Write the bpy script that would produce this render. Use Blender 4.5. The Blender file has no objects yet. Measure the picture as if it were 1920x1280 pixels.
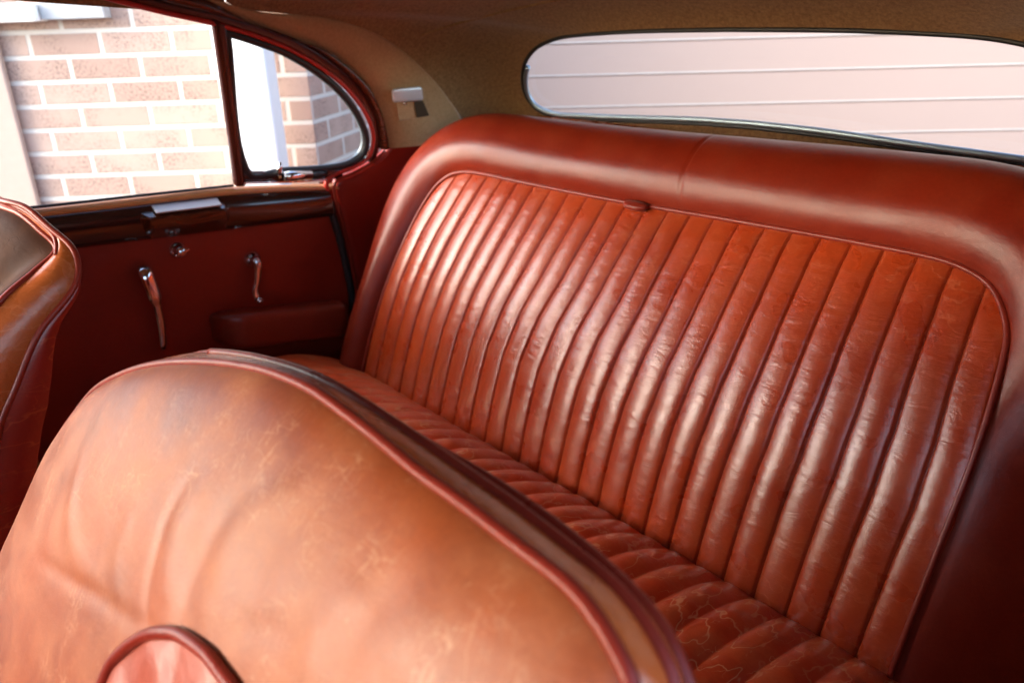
import bpy, math, random
import numpy as np
from mathutils import Vector, Matrix, noise
from mathutils.bvhtree import BVHTree
random.seed(7)
S = bpy.context.scene
COL = S.collection

# ---------------------------------------------------------------- camera, sky, sun, exposure
F = 1487.93; YAW = .872085; PITCH = .391743; ROLL = .0317553
CAM = np.array([1.3686, -.742045, .689097])
def cam_axes():
    f = np.array([-math.sin(YAW)*math.cos(PITCH), math.cos(YAW)*math.cos(PITCH), -math.sin(PITCH)])
    r = np.array([math.cos(YAW), math.sin(YAW), 0.]); d = np.cross(f, r)
    return np.array([r*math.cos(ROLL)+d*math.sin(ROLL), -r*math.sin(ROLL)+d*math.cos(ROLL), f])
AX = cam_axes()
cd = bpy.data.cameras.new('camera'); cam = bpy.data.objects.new('camera', cd); COL.objects.link(cam)
m = Matrix.Identity(4)
for i in range(3):
    m[i][0] = AX[0][i]; m[i][1] = -AX[1][i]; m[i][2] = -AX[2][i]; m[i][3] = CAM[i]
cam.matrix_world = m
cd.sensor_width = 36; cd.lens = F/1920*36; cd.clip_start = .02; cd.clip_end = 400
cd.dof.use_dof = True; cd.dof.focus_distance = .83; cd.dof.aperture_fstop = 6.3
S.camera = cam

W = bpy.data.worlds.new('World'); S.world = W; W.use_nodes = True
nt = W.node_tree; bg = nt.nodes['Background']
sky = nt.nodes.new('ShaderNodeTexSky'); sky.sky_type = 'NISHITA'; sky.sun_disc = False
SUN_AZ = math.radians(204); SUN_EL = math.radians(28)     # azimuth clockwise from +Y
sky.sun_elevation = SUN_EL; sky.sun_rotation = SUN_AZ; sky.air_density = 1.0; sky.dust_density = 2.2
nt.links.new(sky.outputs[0], bg.inputs[0]); bg.inputs[1].default_value = .15
sd = bpy.data.lights.new('sun', 'SUN'); sd.energy = .85; sd.angle = math.radians(60); sd.color = (1, .94, .86)
so = bpy.data.objects.new('sun', sd); COL.objects.link(so)
sv = Vector((math.sin(SUN_AZ)*math.cos(SUN_EL), math.cos(SUN_AZ)*math.cos(SUN_EL), math.sin(SUN_EL)))
so.rotation_euler = sv.to_track_quat('Z', 'Y').to_euler(); so.location = (4, -4, 6)
S.view_settings.view_transform = 'Standard'; S.view_settings.look = 'None'
S.view_settings.gamma = 1; S.view_settings.exposure = 2.9; S.view_settings.use_curve_mapping = False

# ---------------------------------------------------------------- rays and surfaces of the car
def ray(x, y): return np.array([(x-960)/F, (y-640)/F, 1.]) @ AX
def onplane(x, y, n, c):
    d = ray(x, y); n = np.array(n, float); return CAM + d*((c-n@CAM)/(n@d))
def march(x, y, fn, s0=.3, s1=4.):
    d = ray(x, y); s = s0; st = .01
    while s < s1 and fn(CAM+d*s) > 0: s += st
    a, b = s-st, s
    for _ in range(18):
        mid = (a+b)/2
        if fn(CAM+d*mid) > 0: a = mid
        else: b = mid
    return CAM+d*b
def side_x(z): return -.17+.3*max(0, z-.36)
def side(x, y, off=0.): return march(x, y, lambda q: q[0]-side_x(q[2])-off, .7)
def back_y(z): return .25*z+.6*z*z

# ---------------------------------------------------------------- materials
def newmat(name):
    mt = bpy.data.materials.new(name); mt.use_nodes = True
    return mt, mt.node_tree, mt.node_tree.nodes['Principled BSDF']
def mixc(nt, fac, a, b, mode='MIX'):
    n = nt.nodes.new('ShaderNodeMix'); n.data_type = 'RGBA'; n.blend_type = mode
    for s, v in ((n.inputs[0], fac), (n.inputs[6], a), (n.inputs[7], b)):
        if isinstance(v, (int, float)): s.default_value = v
        elif isinstance(v, tuple): s.default_value = v if len(v) == 4 else (*v, 1)
        else: nt.links.new(v, s)
    return n.outputs[2]
def ramp(nt, src, stops):
    n = nt.nodes.new('ShaderNodeValToRGB'); nt.links.new(src, n.inputs[0])
    e = n.color_ramp.elements
    while len(e) < len(stops): e.new(.5)
    for i, (p, c) in enumerate(stops):
        e[i].position = p; e[i].color = (c, c, c, 1) if isinstance(c, (int, float)) else (*c, 1)
    return n.outputs[0]
def coords(nt, scale=(1, 1, 1), rot=(0, 0, 0)):
    t = nt.nodes.new('ShaderNodeTexCoord'); mp = nt.nodes.new('ShaderNodeMapping')
    mp.inputs['Scale'].default_value = scale; mp.inputs['Rotation'].default_value = rot
    nt.links.new(t.outputs['Object'], mp.inputs[0]); return mp.outputs[0]
def tnoise(nt, vec, scale, detail=4, rough=.55, dist=0):
    n = nt.nodes.new('ShaderNodeTexNoise'); n.inputs['Scale'].default_value = scale
    n.inputs['Detail'].default_value = detail; n.inputs['Roughness'].default_value = rough
    n.inputs['Distortion'].default_value = dist; nt.links.new(vec, n.inputs['Vector']); return n
def warp(nt, vec, scale, amt):
    n = tnoise(nt, vec, scale, 2)
    s = nt.nodes.new('ShaderNodeVectorMath'); s.operation = 'MULTIPLY_ADD'
    nt.links.new(n.outputs['Color'], s.inputs[0]); s.inputs[1].default_value = (amt,)*3
    nt.links.new(vec, s.inputs[2]); return s.outputs[0]
def voro(nt, vec, scale, feature='DISTANCE_TO_EDGE'):
    n = nt.nodes.new('ShaderNodeTexVoronoi'); n.feature = feature; n.inputs['Scale'].default_value = scale
    nt.links.new(vec, n.inputs['Vector']); return n.outputs['Distance']
def math_(nt, op, a, b):
    n = nt.nodes.new('ShaderNodeMath'); n.operation = op
    for s, v in zip(n.inputs, (a, b)):
        if isinstance(v, (int, float)): s.default_value = v
        else: nt.links.new(v, s)
    return n.outputs[0]
def contour(nt, vec, scale, width):
    n = tnoise(nt, vec, scale, 3, .5)
    a = math_(nt, 'ABSOLUTE', math_(nt, 'SUBTRACT', n.outputs[0], .5), 0.)
    return ramp(nt, a, [(0., 1.), (width*.5, .7), (width, 0.)])
def bump(nt, h, strength, dist, normal=None):
    n = nt.nodes.new('ShaderNodeBump'); n.inputs['Strength'].default_value = strength
    n.inputs['Distance'].default_value = dist; nt.links.new(h, n.inputs['Height'])
    if normal: nt.links.new(normal, n.inputs['Normal'])
    return n.outputs[0]

def leather(name, c1, c2, c3=None, rough=.36, cracks=0., crack_scale=(60, 25, 60), crack_col=(.75, .33, .17),
            wrinkle=.4, wr_scale=(1, 1, 1), wr_size=30, grain=.35, scuffs=0., spec=.54, big=3.2, dim=.72, coat=.36):
    mt, nt, bs = newmat(name); L = nt.links
    v = coords(nt)
    c1, c2, c3 = [tuple(x*dim for x in c) if c else None for c in (c1, c2, c3)]
    n1 = tnoise(nt, v, big, 5, .6, .4); col = mixc(nt, ramp(nt, n1.outputs[0], [(.36, 0.), (.66, 1.)]), c1, c2)
    n2 = tnoise(nt, v, big*6, 3, .5)
    if c3: col = mixc(nt, ramp(nt, n2.outputs[0], [(.40, 0.), (.78, .8)]), col, c3)
    n3 = tnoise(nt, v, 260, 3)
    col = mixc(nt, .18, col, ramp(nt, n3.outputs[0], [(.3, .25), (.7, .75)]), 'SOFT_LIGHT')
    # grain
    gv = voro(nt, warp(nt, v, 300, .002), 620)
    gh = ramp(nt, gv, [(0., 0.), (.22, 1.)])
    nrm = bump(nt, gh, grain*.7, .00016)
    # soft creases
    wv = warp(nt, coords(nt, wr_scale), wr_size*.5, .02)
    wn = tnoise(nt, wv, wr_size, 4, .6, .8)
    nrm = bump(nt, wn.outputs[0], wrinkle, .005, nrm)
    cv = voro(nt, warp(nt, coords(nt, wr_scale), wr_size, .018), wr_size*2.2)
    crease = ramp(nt, cv, [(0., 0.), (.16, 1.)])
    if wrinkle >= .3: nrm = bump(nt, crease, wrinkle*.3, .0006, nrm)
    fine = tnoise(nt, warp(nt, coords(nt, (.5, .5, 2.2)), 18, .008), 70, 3, .55, 0)
    fm = ramp(nt, tnoise(nt, v, 7, 2).outputs[0], [(.38, .15), (.62, 1.)])
    if wrinkle > .1: nrm = bump(nt, math_(nt, 'MULTIPLY', fine.outputs[0], fm), min(.5, wrinkle*2.2), .0011, nrm)
    if cracks > 0:
        k = contour(nt, warp(nt, coords(nt, crack_scale, (0, 0, .35)), .6, .35), 1., .014)
        k2 = contour(nt, warp(nt, coords(nt, tuple(c*1.9 for c in crack_scale), (.3, .2, -.5)), .7, .4), 1., .009)
        mask = ramp(nt, tnoise(nt, v, 9, 3).outputs[0], [(.30, 0.), (.48, 1.)])
        mask2 = ramp(nt, tnoise(nt, v, 22, 3).outputs[0], [(.5, 0.), (.62, 1.)])
        kk = math_(nt, 'MAXIMUM', math_(nt, 'MULTIPLY', k, mask), math_(nt, 'MULTIPLY', k2, mask2))
        col = mixc(nt, math_(nt, 'MULTIPLY', kk, cracks), col, crack_col)
        nrm = bump(nt, math_(nt, 'SUBTRACT', 1., kk), min(.35, cracks*.6), .0005, nrm)
    if scuffs > 0:
        for sc, ro in (((60, 16, 22), (.2, .5, .9)), ((19, 75, 28), (.8, .2, -.4)), ((95, 28, 34), (1.1, .3, .1))):
            sk = contour(nt, warp(nt, coords(nt, sc, ro), .7, .4), 1., .012)
            mk = ramp(nt, tnoise(nt, v, 17, 3).outputs[0], [(.50, 0.), (.66, 1.)])
            col = mixc(nt, math_(nt, 'MULTIPLY', math_(nt, 'MULTIPLY', sk, mk), scuffs), col, crack_col)
        sp = ramp(nt, tnoise(nt, coords(nt, (1, .35, .6), (.3, .2, .6)), 190, 5, .8, 1.2).outputs[0], [(.60, 0.), (.72, 1.)])
        col = mixc(nt, math_(nt, 'MULTIPLY', sp, scuffs*1.1), col, crack_col)
    L.new(col, bs.inputs['Base Color'])
    L.new(ramp(nt, n2.outputs[0], [(.3, rough*.70), (.7, rough*.95)]), bs.inputs['Roughness'])
    bs.inputs['Specular IOR Level'].default_value = spec
    bs.inputs['Coat Weight'].default_value = coat*.8; bs.inputs['Coat Roughness'].default_value = .17; L.new(nrm, bs.inputs['Coat Normal'])
    L.new(nrm, bs.inputs['Normal'])
    return mt

RED1, RED2 = (.36, .034, .012), (.26, .022, .010)
M = {}
M['bench'] = leather('red_leather_fluted', (.58, .062, .010), (.42, .038, .007), (.50, .070, .012), .36, .08, (15, 15, 30), wrinkle=.21, wr_scale=(.8, 1, 2.2), wr_size=22, dim=.60, coat=.24)
M['roll'] = leather('red_leather_smooth', (.27, .021, .006), (.18, .012, .004), (.30, .032, .009), .42, wrinkle=.14, wr_scale=(1, 1, 1), wr_size=22, grain=.5, dim=.66, coat=.03, spec=.38)
M['cushion'] = leather('red_leather_cracked', (.54, .072, .016), (.42, .045, .011), (.50, .12, .035), .40, .75, (26, 11, 20), (.72, .34, .16), wrinkle=.2, wr_scale=(1, 2.2, 1), wr_size=24, dim=1.3, coat=.2)
M['piping'] = leather('piping_leather', (.30, .030, .014), (.22, .020, .010), None, .40, wrinkle=.15, wr_size=60, coat=0, spec=.35)
M['seat_tan'] = leather('worn_tan_leather', (.43, .092, .022), (.20, .034, .009), (.50, .150, .050), .52, 0, crack_col=(.85, .50, .28), wrinkle=.12, wr_size=14, scuffs=.15, grain=.5, big=4., coat=.02, spec=.36, dim=.68)
M['boxing'] = leather('orange_boxing_leather', (.66, .135, .026), (.54, .10, .02), None, .32, wrinkle=.2, wr_size=30)
M['pipe_front'] = leather('front_piping_leather', (.29, .030, .016), (.22, .018, .008), None, .38, wrinkle=.12, wr_size=60, coat=0, spec=.28)
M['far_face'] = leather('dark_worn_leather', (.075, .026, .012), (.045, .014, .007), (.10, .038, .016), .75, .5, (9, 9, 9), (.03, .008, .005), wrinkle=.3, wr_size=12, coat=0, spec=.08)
M['far_box'] = leather('brown_boxing_leather', (.52, .12, .026), (.38, .075, .016), None, .33, .15, (15, 15, 30), wrinkle=.25, wr_size=26)
M['far_shell'] = leather('red_shell_leather', (.32, .014, .006), (.25, .010, .005), None, .4, .2, (10, 10, 25), (.6, .15, .04), wrinkle=.15)
M['door_leather'] = leather('door_card_leather', (.30, .024, .009), (.24, .018, .007), None, .42, wrinkle=.18, wr_size=14, grain=.2, dim=.85, coat=.03, spec=.3)
M['armrest'] = leather('armrest_leather', (.27, .034, .014), (.19, .022, .009), None, .40, wrinkle=.2, wr_size=20, dim=.9, coat=.1, spec=.4)
M['quarter'] = leather('quarter_leather', (.26, .012, .004), (.20, .009, .003), None, .40, wrinkle=.15, wr_size=14, grain=.2, dim=.85, coat=.06, spec=.35)
M['inset'] = leather('inset_leather', (.46, .09, .045), (.36, .06, .030), None, .52, wrinkle=.4, wr_size=22, coat=.03, spec=.35)

def simple(name, col, rough=.4, metal=0, coat=0, bumpy=0, bscale=200, spec=.5, sheen=0, var=.15):
    mt, nt, bs = newmat(name); v = coords(nt)
    n = tnoise(nt, v, bscale*.1, 4)
    c = mixc(nt, n.outputs[0], tuple(x*(1-var) for x in col), tuple(min(1, x*(1+var)) for x in col))
    nt.links.new(c, bs.inputs['Base Color'])
    bs.inputs['Roughness'].default_value = rough; bs.inputs['Metallic'].default_value = metal
    bs.inputs['Coat Weight'].default_value = coat; bs.inputs['Coat Roughness'].default_value = .06
    bs.inputs['Specular IOR Level'].default_value = spec; bs.inputs['Sheen Weight'].default_value = sheen
    if bumpy: nt.links.new(bump(nt, tnoise(nt, v, bscale, 5, .7).outputs[0], bumpy, .002), bs.inputs['Normal'])
    return mt
def wood(name, c1, c2, rough=.18, coat=1.):
    mt, nt, bs = newmat(name)
    v = warp(nt, coords(nt, (30, 5, 30)), 2, .6); n = tnoise(nt, v, 2., 6, .65, 1.5)
    nt.links.new(mixc(nt, ramp(nt, n.outputs[0], [(.35, 0.), (.68, 1.)]), c1, c2), bs.inputs['Base Color'])
    bs.inputs['Roughness'].default_value = rough; bs.inputs['Coat Weight'].default_value = coat
    bs.inputs['Coat Roughness'].default_value = .08; return mt
M['chrome'] = simple('chrome', (.82, .83, .85), .10, 1, var=.02)
M['blue_seal'] = simple('polished_window_channel', (.42, .52, .60), .5, 1, var=.05)
M['rubber'] = simple('black_rubber', (.018, .018, .020), .42)
M['red_seal'] = simple('red_door_seal', (.52, .028, .016), .45, bumpy=.3, bscale=900)
M['maroon'] = simple('maroon_frame_paint', (.045, .008, .006), .25, coat=.6)
M['dark_wood'] = wood('dark_walnut', (.020, .006, .004), (.045, .012, .006))
M['burr_wood'] = wood('red_walnut', (.030, .007, .003), (.11, .022, .007))
M['orange_wood'] = wood('varnished_lip', (.50, .19, .06), (.62, .27, .10))
M['lamp'] = simple('satin_lamp_hood', (.80, .81, .86), .30, .35, coat=.4, var=.03)
M['lamp_dark'] = simple('lamp_painted_shadow', (.06, .03, .012), .6)
M['carpet'] = simple('carpet', (.09, .012, .009), .95, bumpy=.8, bscale=500, spec=.1)

def cloth(name, c, gr=.55):
    mt, nt, bs = newmat(name); v = coords(nt)
    n = tnoise(nt, v, 170, 6, .8); n0 = tnoise(nt, v, 6, 4)
    c0 = mixc(nt, n0.outputs[0], tuple(x*.8 for x in c), tuple(x*1.15 for x in c))
    cc = mixc(nt, gr, c0, ramp(nt, n.outputs[0], [(.36, .12), (.64, .88)]), 'SOFT_LIGHT')
    nt.links.new(cc, bs.inputs['Base Color']); bs.inputs['Roughness'].default_value = .95
    bs.inputs['Specular IOR Level'].default_value = .1; bs.inputs['Sheen Weight'].default_value = .25
    nt.links.new(bump(nt, n.outputs[0], .4, .0012), bs.inputs['Normal']); return mt
M['cloth'] = cloth('tan_wool_headlining', (.27, .140, .056))
M['beige'] = cloth('beige_side_cloth', (.46, .265, .13), .3)

mt, nt, bs = newmat('window_glass'); nt.nodes.remove(bs)
tr = nt.nodes.new('ShaderNodeBsdfTransparent'); gl = nt.nodes.new('ShaderNodeBsdfGlossy'); gl.inputs['Roughness'].default_value = .01
lw = nt.nodes.new('ShaderNodeLayerWeight'); lw.inputs[0].default_value = .5; pw = math_(nt, 'POWER', lw.outputs['Facing'], 5.); pw = math_(nt, 'MULTIPLY_ADD', pw, .6); pw.node.inputs[2].default_value = .03; mx = nt.nodes.new('ShaderNodeMixShader')
tr.inputs[0].default_value = (.95, .97, .96, 1)
nt.links.new(pw, mx.inputs[0]); nt.links.new(tr.outputs[0], mx.inputs[1]); nt.links.new(gl.outputs[0], mx.inputs[2])
nt.links.new(mx.outputs[0], nt.nodes['Material Output'].inputs[0]); M['glass'] = mt

def brickmat(name, ox=0, oz=0):
    mt, nt, bs = newmat(name); t = nt.nodes.new('ShaderNodeTexCoord')
    sp = nt.nodes.new('ShaderNodeSeparateXYZ'); cb = nt.nodes.new('ShaderNodeCombineXYZ')
    nt.links.new(t.outputs['Object'], sp.inputs[0])
    nt.links.new(math_(nt, 'ADD', sp.outputs[0], ox), cb.inputs[0]); nt.links.new(math_(nt, 'ADD', sp.outputs[2], oz), cb.inputs[1])
    b = nt.nodes.new('ShaderNodeTexBrick'); nt.links.new(cb.outputs[0], b.inputs['Vector'])
    b.inputs['Scale'].default_value = 1; b.inputs['Brick Width'].default_value = .225; b.inputs['Row Height'].default_value = .075
    b.inputs['Mortar Size'].default_value = .008; b.inputs['Mortar Smooth'].default_value = .25; b.inputs['Bias'].default_value = 0.
    b.inputs['Color1'].default_value = (.37, .25, .205, 1); b.inputs['Color2'].default_value = (.44, .315, .265, 1); b.inputs['Mortar'].default_value = (.56, .52, .48, 1)
    n = tnoise(nt, t.outputs['Object'], 120, 5, .75); n2 = tnoise(nt, t.outputs['Object'], 7, 4)
    sk = ramp(nt, n.outputs[0], [(.40, .30), (.52, 1.)])
    msk = ramp(nt, n2.outputs[0], [(.42, 0.), (.6, .9)])
    c = mixc(nt, msk, b.outputs[0], mixc(nt, 1., b.outputs[0], sk, 'MULTIPLY'))
    c = mixc(nt, b.outputs['Fac'], c, (.56, .52, .48))
    nt.links.new(c, bs.inputs['Base Color']); bs.inputs['Roughness'].default_value = .9
    hh = math_(nt, 'SUBTRACT', math_(nt, 'MULTIPLY', n.outputs[0], .3), b.outputs['Fac'])
    nt.links.new(bump(nt, hh, .7, .006), bs.inputs['Normal']); return mt
M['garage'] = simple('pink_beige_door_paint', (.36, .262, .23), .5, var=.03, bscale=20)
M['render'] = simple('pink_render', (.40, .30, .26), .85, bumpy=.3, bscale=300, var=.06)
M['white'] = simple('white_paint', (.80, .82, .83), .5, var=.02)
M['asphalt'] = simple('grey_concrete', (.12, .115, .11), .9, bumpy=.8, bscale=150, var=.3)

# ---------------------------------------------------------------- mesh helpers
def build(name, verts, faces, mat, parent=None, smooth=True):
    me = bpy.data.meshes.new(name); me.from_pydata([tuple(map(float, v)) for v in verts], [], faces); me.update()
    me.materials.append(mat)
    if smooth: me.polygons.foreach_set('use_smooth', [True]*len(me.polygons))
    o = bpy.data.objects.new(name, me); COL.objects.link(o)
    if parent:
        o.parent = parent; pl = Vector((0, 0, 0)); q = parent
        while q: pl += q.location; q = q.parent
        o.location = -pl
    return o
def tag(o, label, cat=None, group=None, kind=None):
    if label: o['label'] = label
    if cat: o['category'] = cat
    if group: o['group'] = group
    if kind: o['kind'] = kind
    return o
def thing(name, label, cat, loc=(0, 0, 0)):
    o = bpy.data.objects.new(name, None); COL.objects.link(o); o.location = loc; o.empty_display_size = .05
    return tag(o, label, cat)
def grid(rows, closed_u=False, closed_v=False, cap=False):
    n, k = len(rows), len(rows[0]); vs = [p for r in rows for p in r]; fs = []
    for i in range(n if closed_v else n-1):
        for j in range(k if closed_u else k-1):
            a = i*k+j; b = i*k+(j+1) % k; c = ((i+1) % n)*k+(j+1) % k; d = ((i+1) % n)*k+j
            fs.append((a, b, c, d))
    return vs, fs
def join(*vf):
    V, Fc = [], []
    for v, f in vf:
        o = len(V); V += list(v); Fc += [tuple(i+o for i in q) for q in f]
    return V, Fc
def resample(pts, n, smooth=True):
    P = np.array([np.array(p, float) for p in pts])
    if smooth and len(P) > 2:
        Q = [P[0]]
        for i in range(len(P)-1):
            p0 = P[max(i-1, 0)]; p1 = P[i]; p2 = P[i+1]; p3 = P[min(i+2, len(P)-1)]
            # centripetal-like tangents, limited to keep corners tidy
            l = np.linalg.norm(p2-p1); l0 = np.linalg.norm(p1-p0)+1e-9; l3 = np.linalg.norm(p3-p2)+1e-9
            m1 = (p2-p0)/(l+l0)*l; m2 = (p3-p1)/(l+l3)*l
            for t in np.linspace(0, 1, 9)[1:]:
                Q.append((2*t**3-3*t**2+1)*p1+(t**3-2*t**2+t)*m1+(-2*t**3+3*t**2)*p2+(t**3-t**2)*m2)
        P = np.array(Q)
    d = np.r_[0, np.cumsum(np.linalg.norm(np.diff(P, axis=0), axis=1))]
    t = np.linspace(0, d[-1], n)
    return np.stack([np.interp(t, d, P[:, i]) for i in range(P.shape[1])], 1)
def tube(path, r, seg=12, closed=False, flat=None, cap=True):
    P = np.array(path, float); n = len(P); rows = []
    up = np.array([.13, .21, .97]); prev = None
    for i in range(n):
        a = P[(i-1) % n] if (closed or i > 0) else P[i]; b = P[(i+1) % n] if (closed or i < n-1) else P[i]
        t = b-a; t /= np.linalg.norm(t)+1e-12
        u = (prev if prev is not None else up); u = u-t*(u@t); u /= np.linalg.norm(u)+1e-12; prev = u
        w = np.cross(t, u); rr = r[i] if hasattr(r, '__len__') else r
        ru, rw = (rr, rr) if flat is None else (rr*flat[0], rr*flat[1])
        rows.append([P[i]+u*ru*math.cos(q)+w*rw*math.sin(q) for q in np.linspace(0, 2*math.pi, seg, endpoint=False)])
    vs, fs = grid(rows, closed_u=True, closed_v=closed)
    if not closed and cap:
        fs.append(tuple(range(seg))[::-1]); fs.append(tuple((n-1)*seg+i for i in range(seg)))
    return vs, fs
def box(x0, x1, y0, y1, z0, z1, T=None):
    v = [np.array((x, y, z)) for x in (x0, x1) for y in (y0, y1) for z in (z0, z1)]
    if T: v = [T(*q) for q in v]
    return v, [(0, 1, 3, 2), (4, 6, 7, 5), (0, 4, 5, 1), (2, 3, 7, 6), (0, 2, 6, 4), (1, 5, 7, 3)]
def bevel(o, w, seg=3):
    md = o.modifiers.new('bevel', 'BEVEL'); md.width = w; md.segments = seg; md.limit_method = 'ANGLE'; return o
def thick(o, t, off=-1):
    md = o.modifiers.new('solid', 'SOLIDIFY'); md.thickness = t; md.offset = off; return o
def lathe(center, axis, prof, seg=28):
    a = np.array(axis, float); a /= np.linalg.norm(a); u = np.cross(a, (.1, .2, 1)); u /= np.linalg.norm(u); w = np.cross(a, u)
    rows = [[np.array(center)+a*h+(u*math.cos(q)+w*math.sin(q))*r for q in np.linspace(0, 2*math.pi, seg, endpoint=False)] for r, h in prof]
    return grid(rows, closed_u=True)
def sidepts(px, off=0.): return [side(x, y, off) for x, y in px]
def nz(x, y, z, s=1.): return noise.noise(Vector((x*s, y*s, z*s)))

# ---------------------------------------------------------------- setting: ground, walls and garage outside
fh = np.array([-math.sin(YAW), math.cos(YAW), 0]); th = np.array([math.cos(YAW), math.sin(YAW), 0])
def outside(t, d, z): return np.array([CAM[0], CAM[1], 0])+th*t+fh*d+np.array([0, 0, z])
def panel_obj(name, t0, t1, d0, d1, z0, z1, mat, rot=0., bev=0):
    """a block whose own x axis runs along the wall; origin at its lower near corner"""
    vs, fs = box(0, t1-t0, 0, d1-d0, 0, z1-z0)
    me = bpy.data.meshes.new(name); me.from_pydata([tuple(v) for v in vs], [], fs); me.materials.append(mat)
    o = bpy.data.objects.new(name, me); COL.objects.link(o)
    o.location = outside(t0, d0, z0); o.rotation_euler = (0, 0, YAW+rot)
    if bev: bevel(o, bev, 2)
    return o
GZ = -.85
vs, fs = grid([[np.array((x, y, GZ)) for x in np.linspace(-60, 60, 9)] for y in np.linspace(-60, 60, 9)])
tag(build('ground', vs, fs, M['asphalt'], smooth=False), 'grey concrete yard the car is parked on', kind='structure')
D1 = 2.70; TC = -.633
bw = panel_obj('brick_wall', -2.9, TC, D1, D1+.22, GZ, 2.5, brickmat('wall_brick', .06, .048))
tag(bw, 'red brick wall with pale mortar seen through the car door window', 'wall')
rw_ = panel_obj('return_wall', 0, .50, 0, .2, GZ, 2.5, brickmat('return_brick', 0, .048)); 
rw_.location = outside(TC+.002, D1+.002, GZ); rw_.rotation_euler = (0, 0, YAW+math.radians(78))
tag(rw_, 'short brick return wall turning the corner towards the garage door', 'wall')
pier = panel_obj('rendered_pier', -2.95, -1.585, 2.672, 2.695, GZ, 2.45, M['render'], bev=.005)
tag(pier, 'plain pinkish rendered pier in front of the bricks at the left edge', 'pier')
sill = panel_obj('window_ledge', -2.6, -1.42, 2.62, 2.699, .708, .76, M['white'], bev=.004)
tag(sill, 'white window ledge on the brick wall at the top left', 'ledge')
sb = panel_obj('fascia_board', -1.415, -1.22, 2.65, 2.699, .712, .78, simple('grey_board', (.35, .36, .38), .6), bev=.003)
tag(sb, 'short grey board fixed on the bricks beside the white ledge', 'board')
post = panel_obj('white_post', -.85, -.70, 2.48, 2.60, GZ, 2.3, M['white'], bev=.012)
tag(post, 'thick white post seen through the small rear quarter window', 'post')
dp = panel_obj('white_downpipe', TC+.035, TC+.062, 3.13, 3.17, GZ, 2.4, M['white'], bev=.01)
tag(dp, 'thin white downpipe in the brick corner beside the garage door', 'pipe')
gd = thing('garage_door', 'wide pink beige ribbed garage door seen through the rear window', 'garage door')
g0 = outside(TC+.075, 3.25, GZ); ga = YAW+math.radians(-5)
gx = np.array([math.cos(ga), math.sin(ga), 0]); gn = np.array([-math.sin(ga), math.cos(ga), 0])
rows = []; zz = GZ; RP = .116
zs = []
z = .585+RP*14
prof = []
while z > GZ:
    prof += [(z, 0.), (z-.004, .006), (z-.009, .006), (z-.013, 0.)]; z -= RP
prof = [(2.6, 0.)]+[q for q in prof if q[0] < 2.55]+[(GZ, 0.)]
rows = [[np.array([g0[0], g0[1], 0])+gx*s+gn*(-0.012+d)+np.array([0, 0, zq]) for s in np.linspace(0, 6.5, 14)] for zq, d in prof]
vs, fs = grid(rows); build('ribbed_panel', vs, fs, M['garage'], gd, smooth=False)
GT = lambda x, y, z: np.array([g0[0], g0[1], 0])+gx*x+gn*y+np.array([0, 0, z])
gr = []
for zq, d in prof:
    if abs(d) > .001: continue
for i in range(1, len(prof)-4, 4):
    zq = prof[i][0]; gr.append(box(0, 6.5, -.0150, -.0125, zq-.0065, zq-.0005, GT))
vs, fs = join(*gr); build('rib_strip', vs, fs, simple('pale_strip', (.47, .41, .385), .5), gd, smooth=False)
vs, fs = box(-.03, .0, -.05, .02, GZ, 2.6, GT); bevel(build('door_jamb', vs, fs, M['rubber'], gd, smooth=False), .003)

# ---------------------------------------------------------------- car shell
car = thing('car_interior', 'tan lined car interior shell with wide rear window and red floor carpet', 'car body', (.56, 0, -.45))
def window_loop(px_top, Y0=.5):
    return [onplane(x, y, (0, 1, .6), Y0+.3) for x, y in px_top]
# rear window outline, left half traced, right half mirrored
wl = window_loop([(1400, 238), (1300, 231), (1180, 227), (1090, 223), (1050, 221), (1020, 212), (1000, 199), (985, 176), (980, 150), (984, 122), (1000, 97), (1022, 82), (1055, 71), (1110, 65), (1200, 60), (1350, 57)])
left = [tuple(q) for q in wl if q[0] < .555]
right = [(2*.56-q[0], q[1], q[2]) for q in left][::-1]
RW = resample(left+right+[left[0]], 241)[:-1]
ctr = np.array([.56, .46, .57])
def ang(p, k=3.): return math.atan2((p[2]-ctr[2])*k, p[0]-ctr[0])
def by_angle(loop, n):
    A = np.unwrap(np.array([ang(p) for p in loop]+[ang(loop[0])])); L = np.vstack([loop, loop[:1]])
    if A[-1] < A[0]: A = A[::-1]; L = L[::-1]
    T = np.linspace(0, 2*math.pi, n, endpoint=False); out = []
    for t in T:
        while t < A[0]: t += 2*math.pi
        while t > A[-1]: t -= 2*math.pi
        out.append([np.interp(t, A, L[:, i]) for i in range(3)])
    return np.array(out)
bpx = [(459, 18), (600, 33), (673, 51), (728, 77), (776, 114), (820, 158), (857, 209)]
be = sidepts(bpx, .004)                      # beige trim's rear edge
edge = [np.array((-.155, .42, .44))]+be[::-1]+[np.array((-.05, -.16, .725))]
arch = [(.02, -.16, .757), (.14, -.16, .785), (.3, -.16, .80), (.56, -.16, .805)]
half = edge+[np.array(a) for a in arch]
mir = [np.array((1.12-q[0], q[1], q[2])) for q in half[:-1]][::-1]
OUT = resample(half+mir, 200)
OUTc = np.vstack([OUT, resample([OUT[-1], (.56, .44, .43), OUT[0]], 60, False)[1:-1]])
N = 260
A = by_angle(OUTc, N); Bn = by_angle(RW, N)
rows = []
for t in np.linspace(0, 1, 26):
    r = []
    for a, b in zip(A, Bn):
        c = np.array([a[0]*.93+b[0]*.07, a[1]+(b[1]-a[1])*.86, a[2]+(b[2]-a[2])*.12])
        r.append((1-t)**2*a+2*t*(1-t)*c+t*t*b)
    rows.append(r)
vs, fs = grid(rows, closed_u=True)
hl = build('rear_headlining', vs, fs, M['cloth'], car); hrows, hfs = rows, fs
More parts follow.
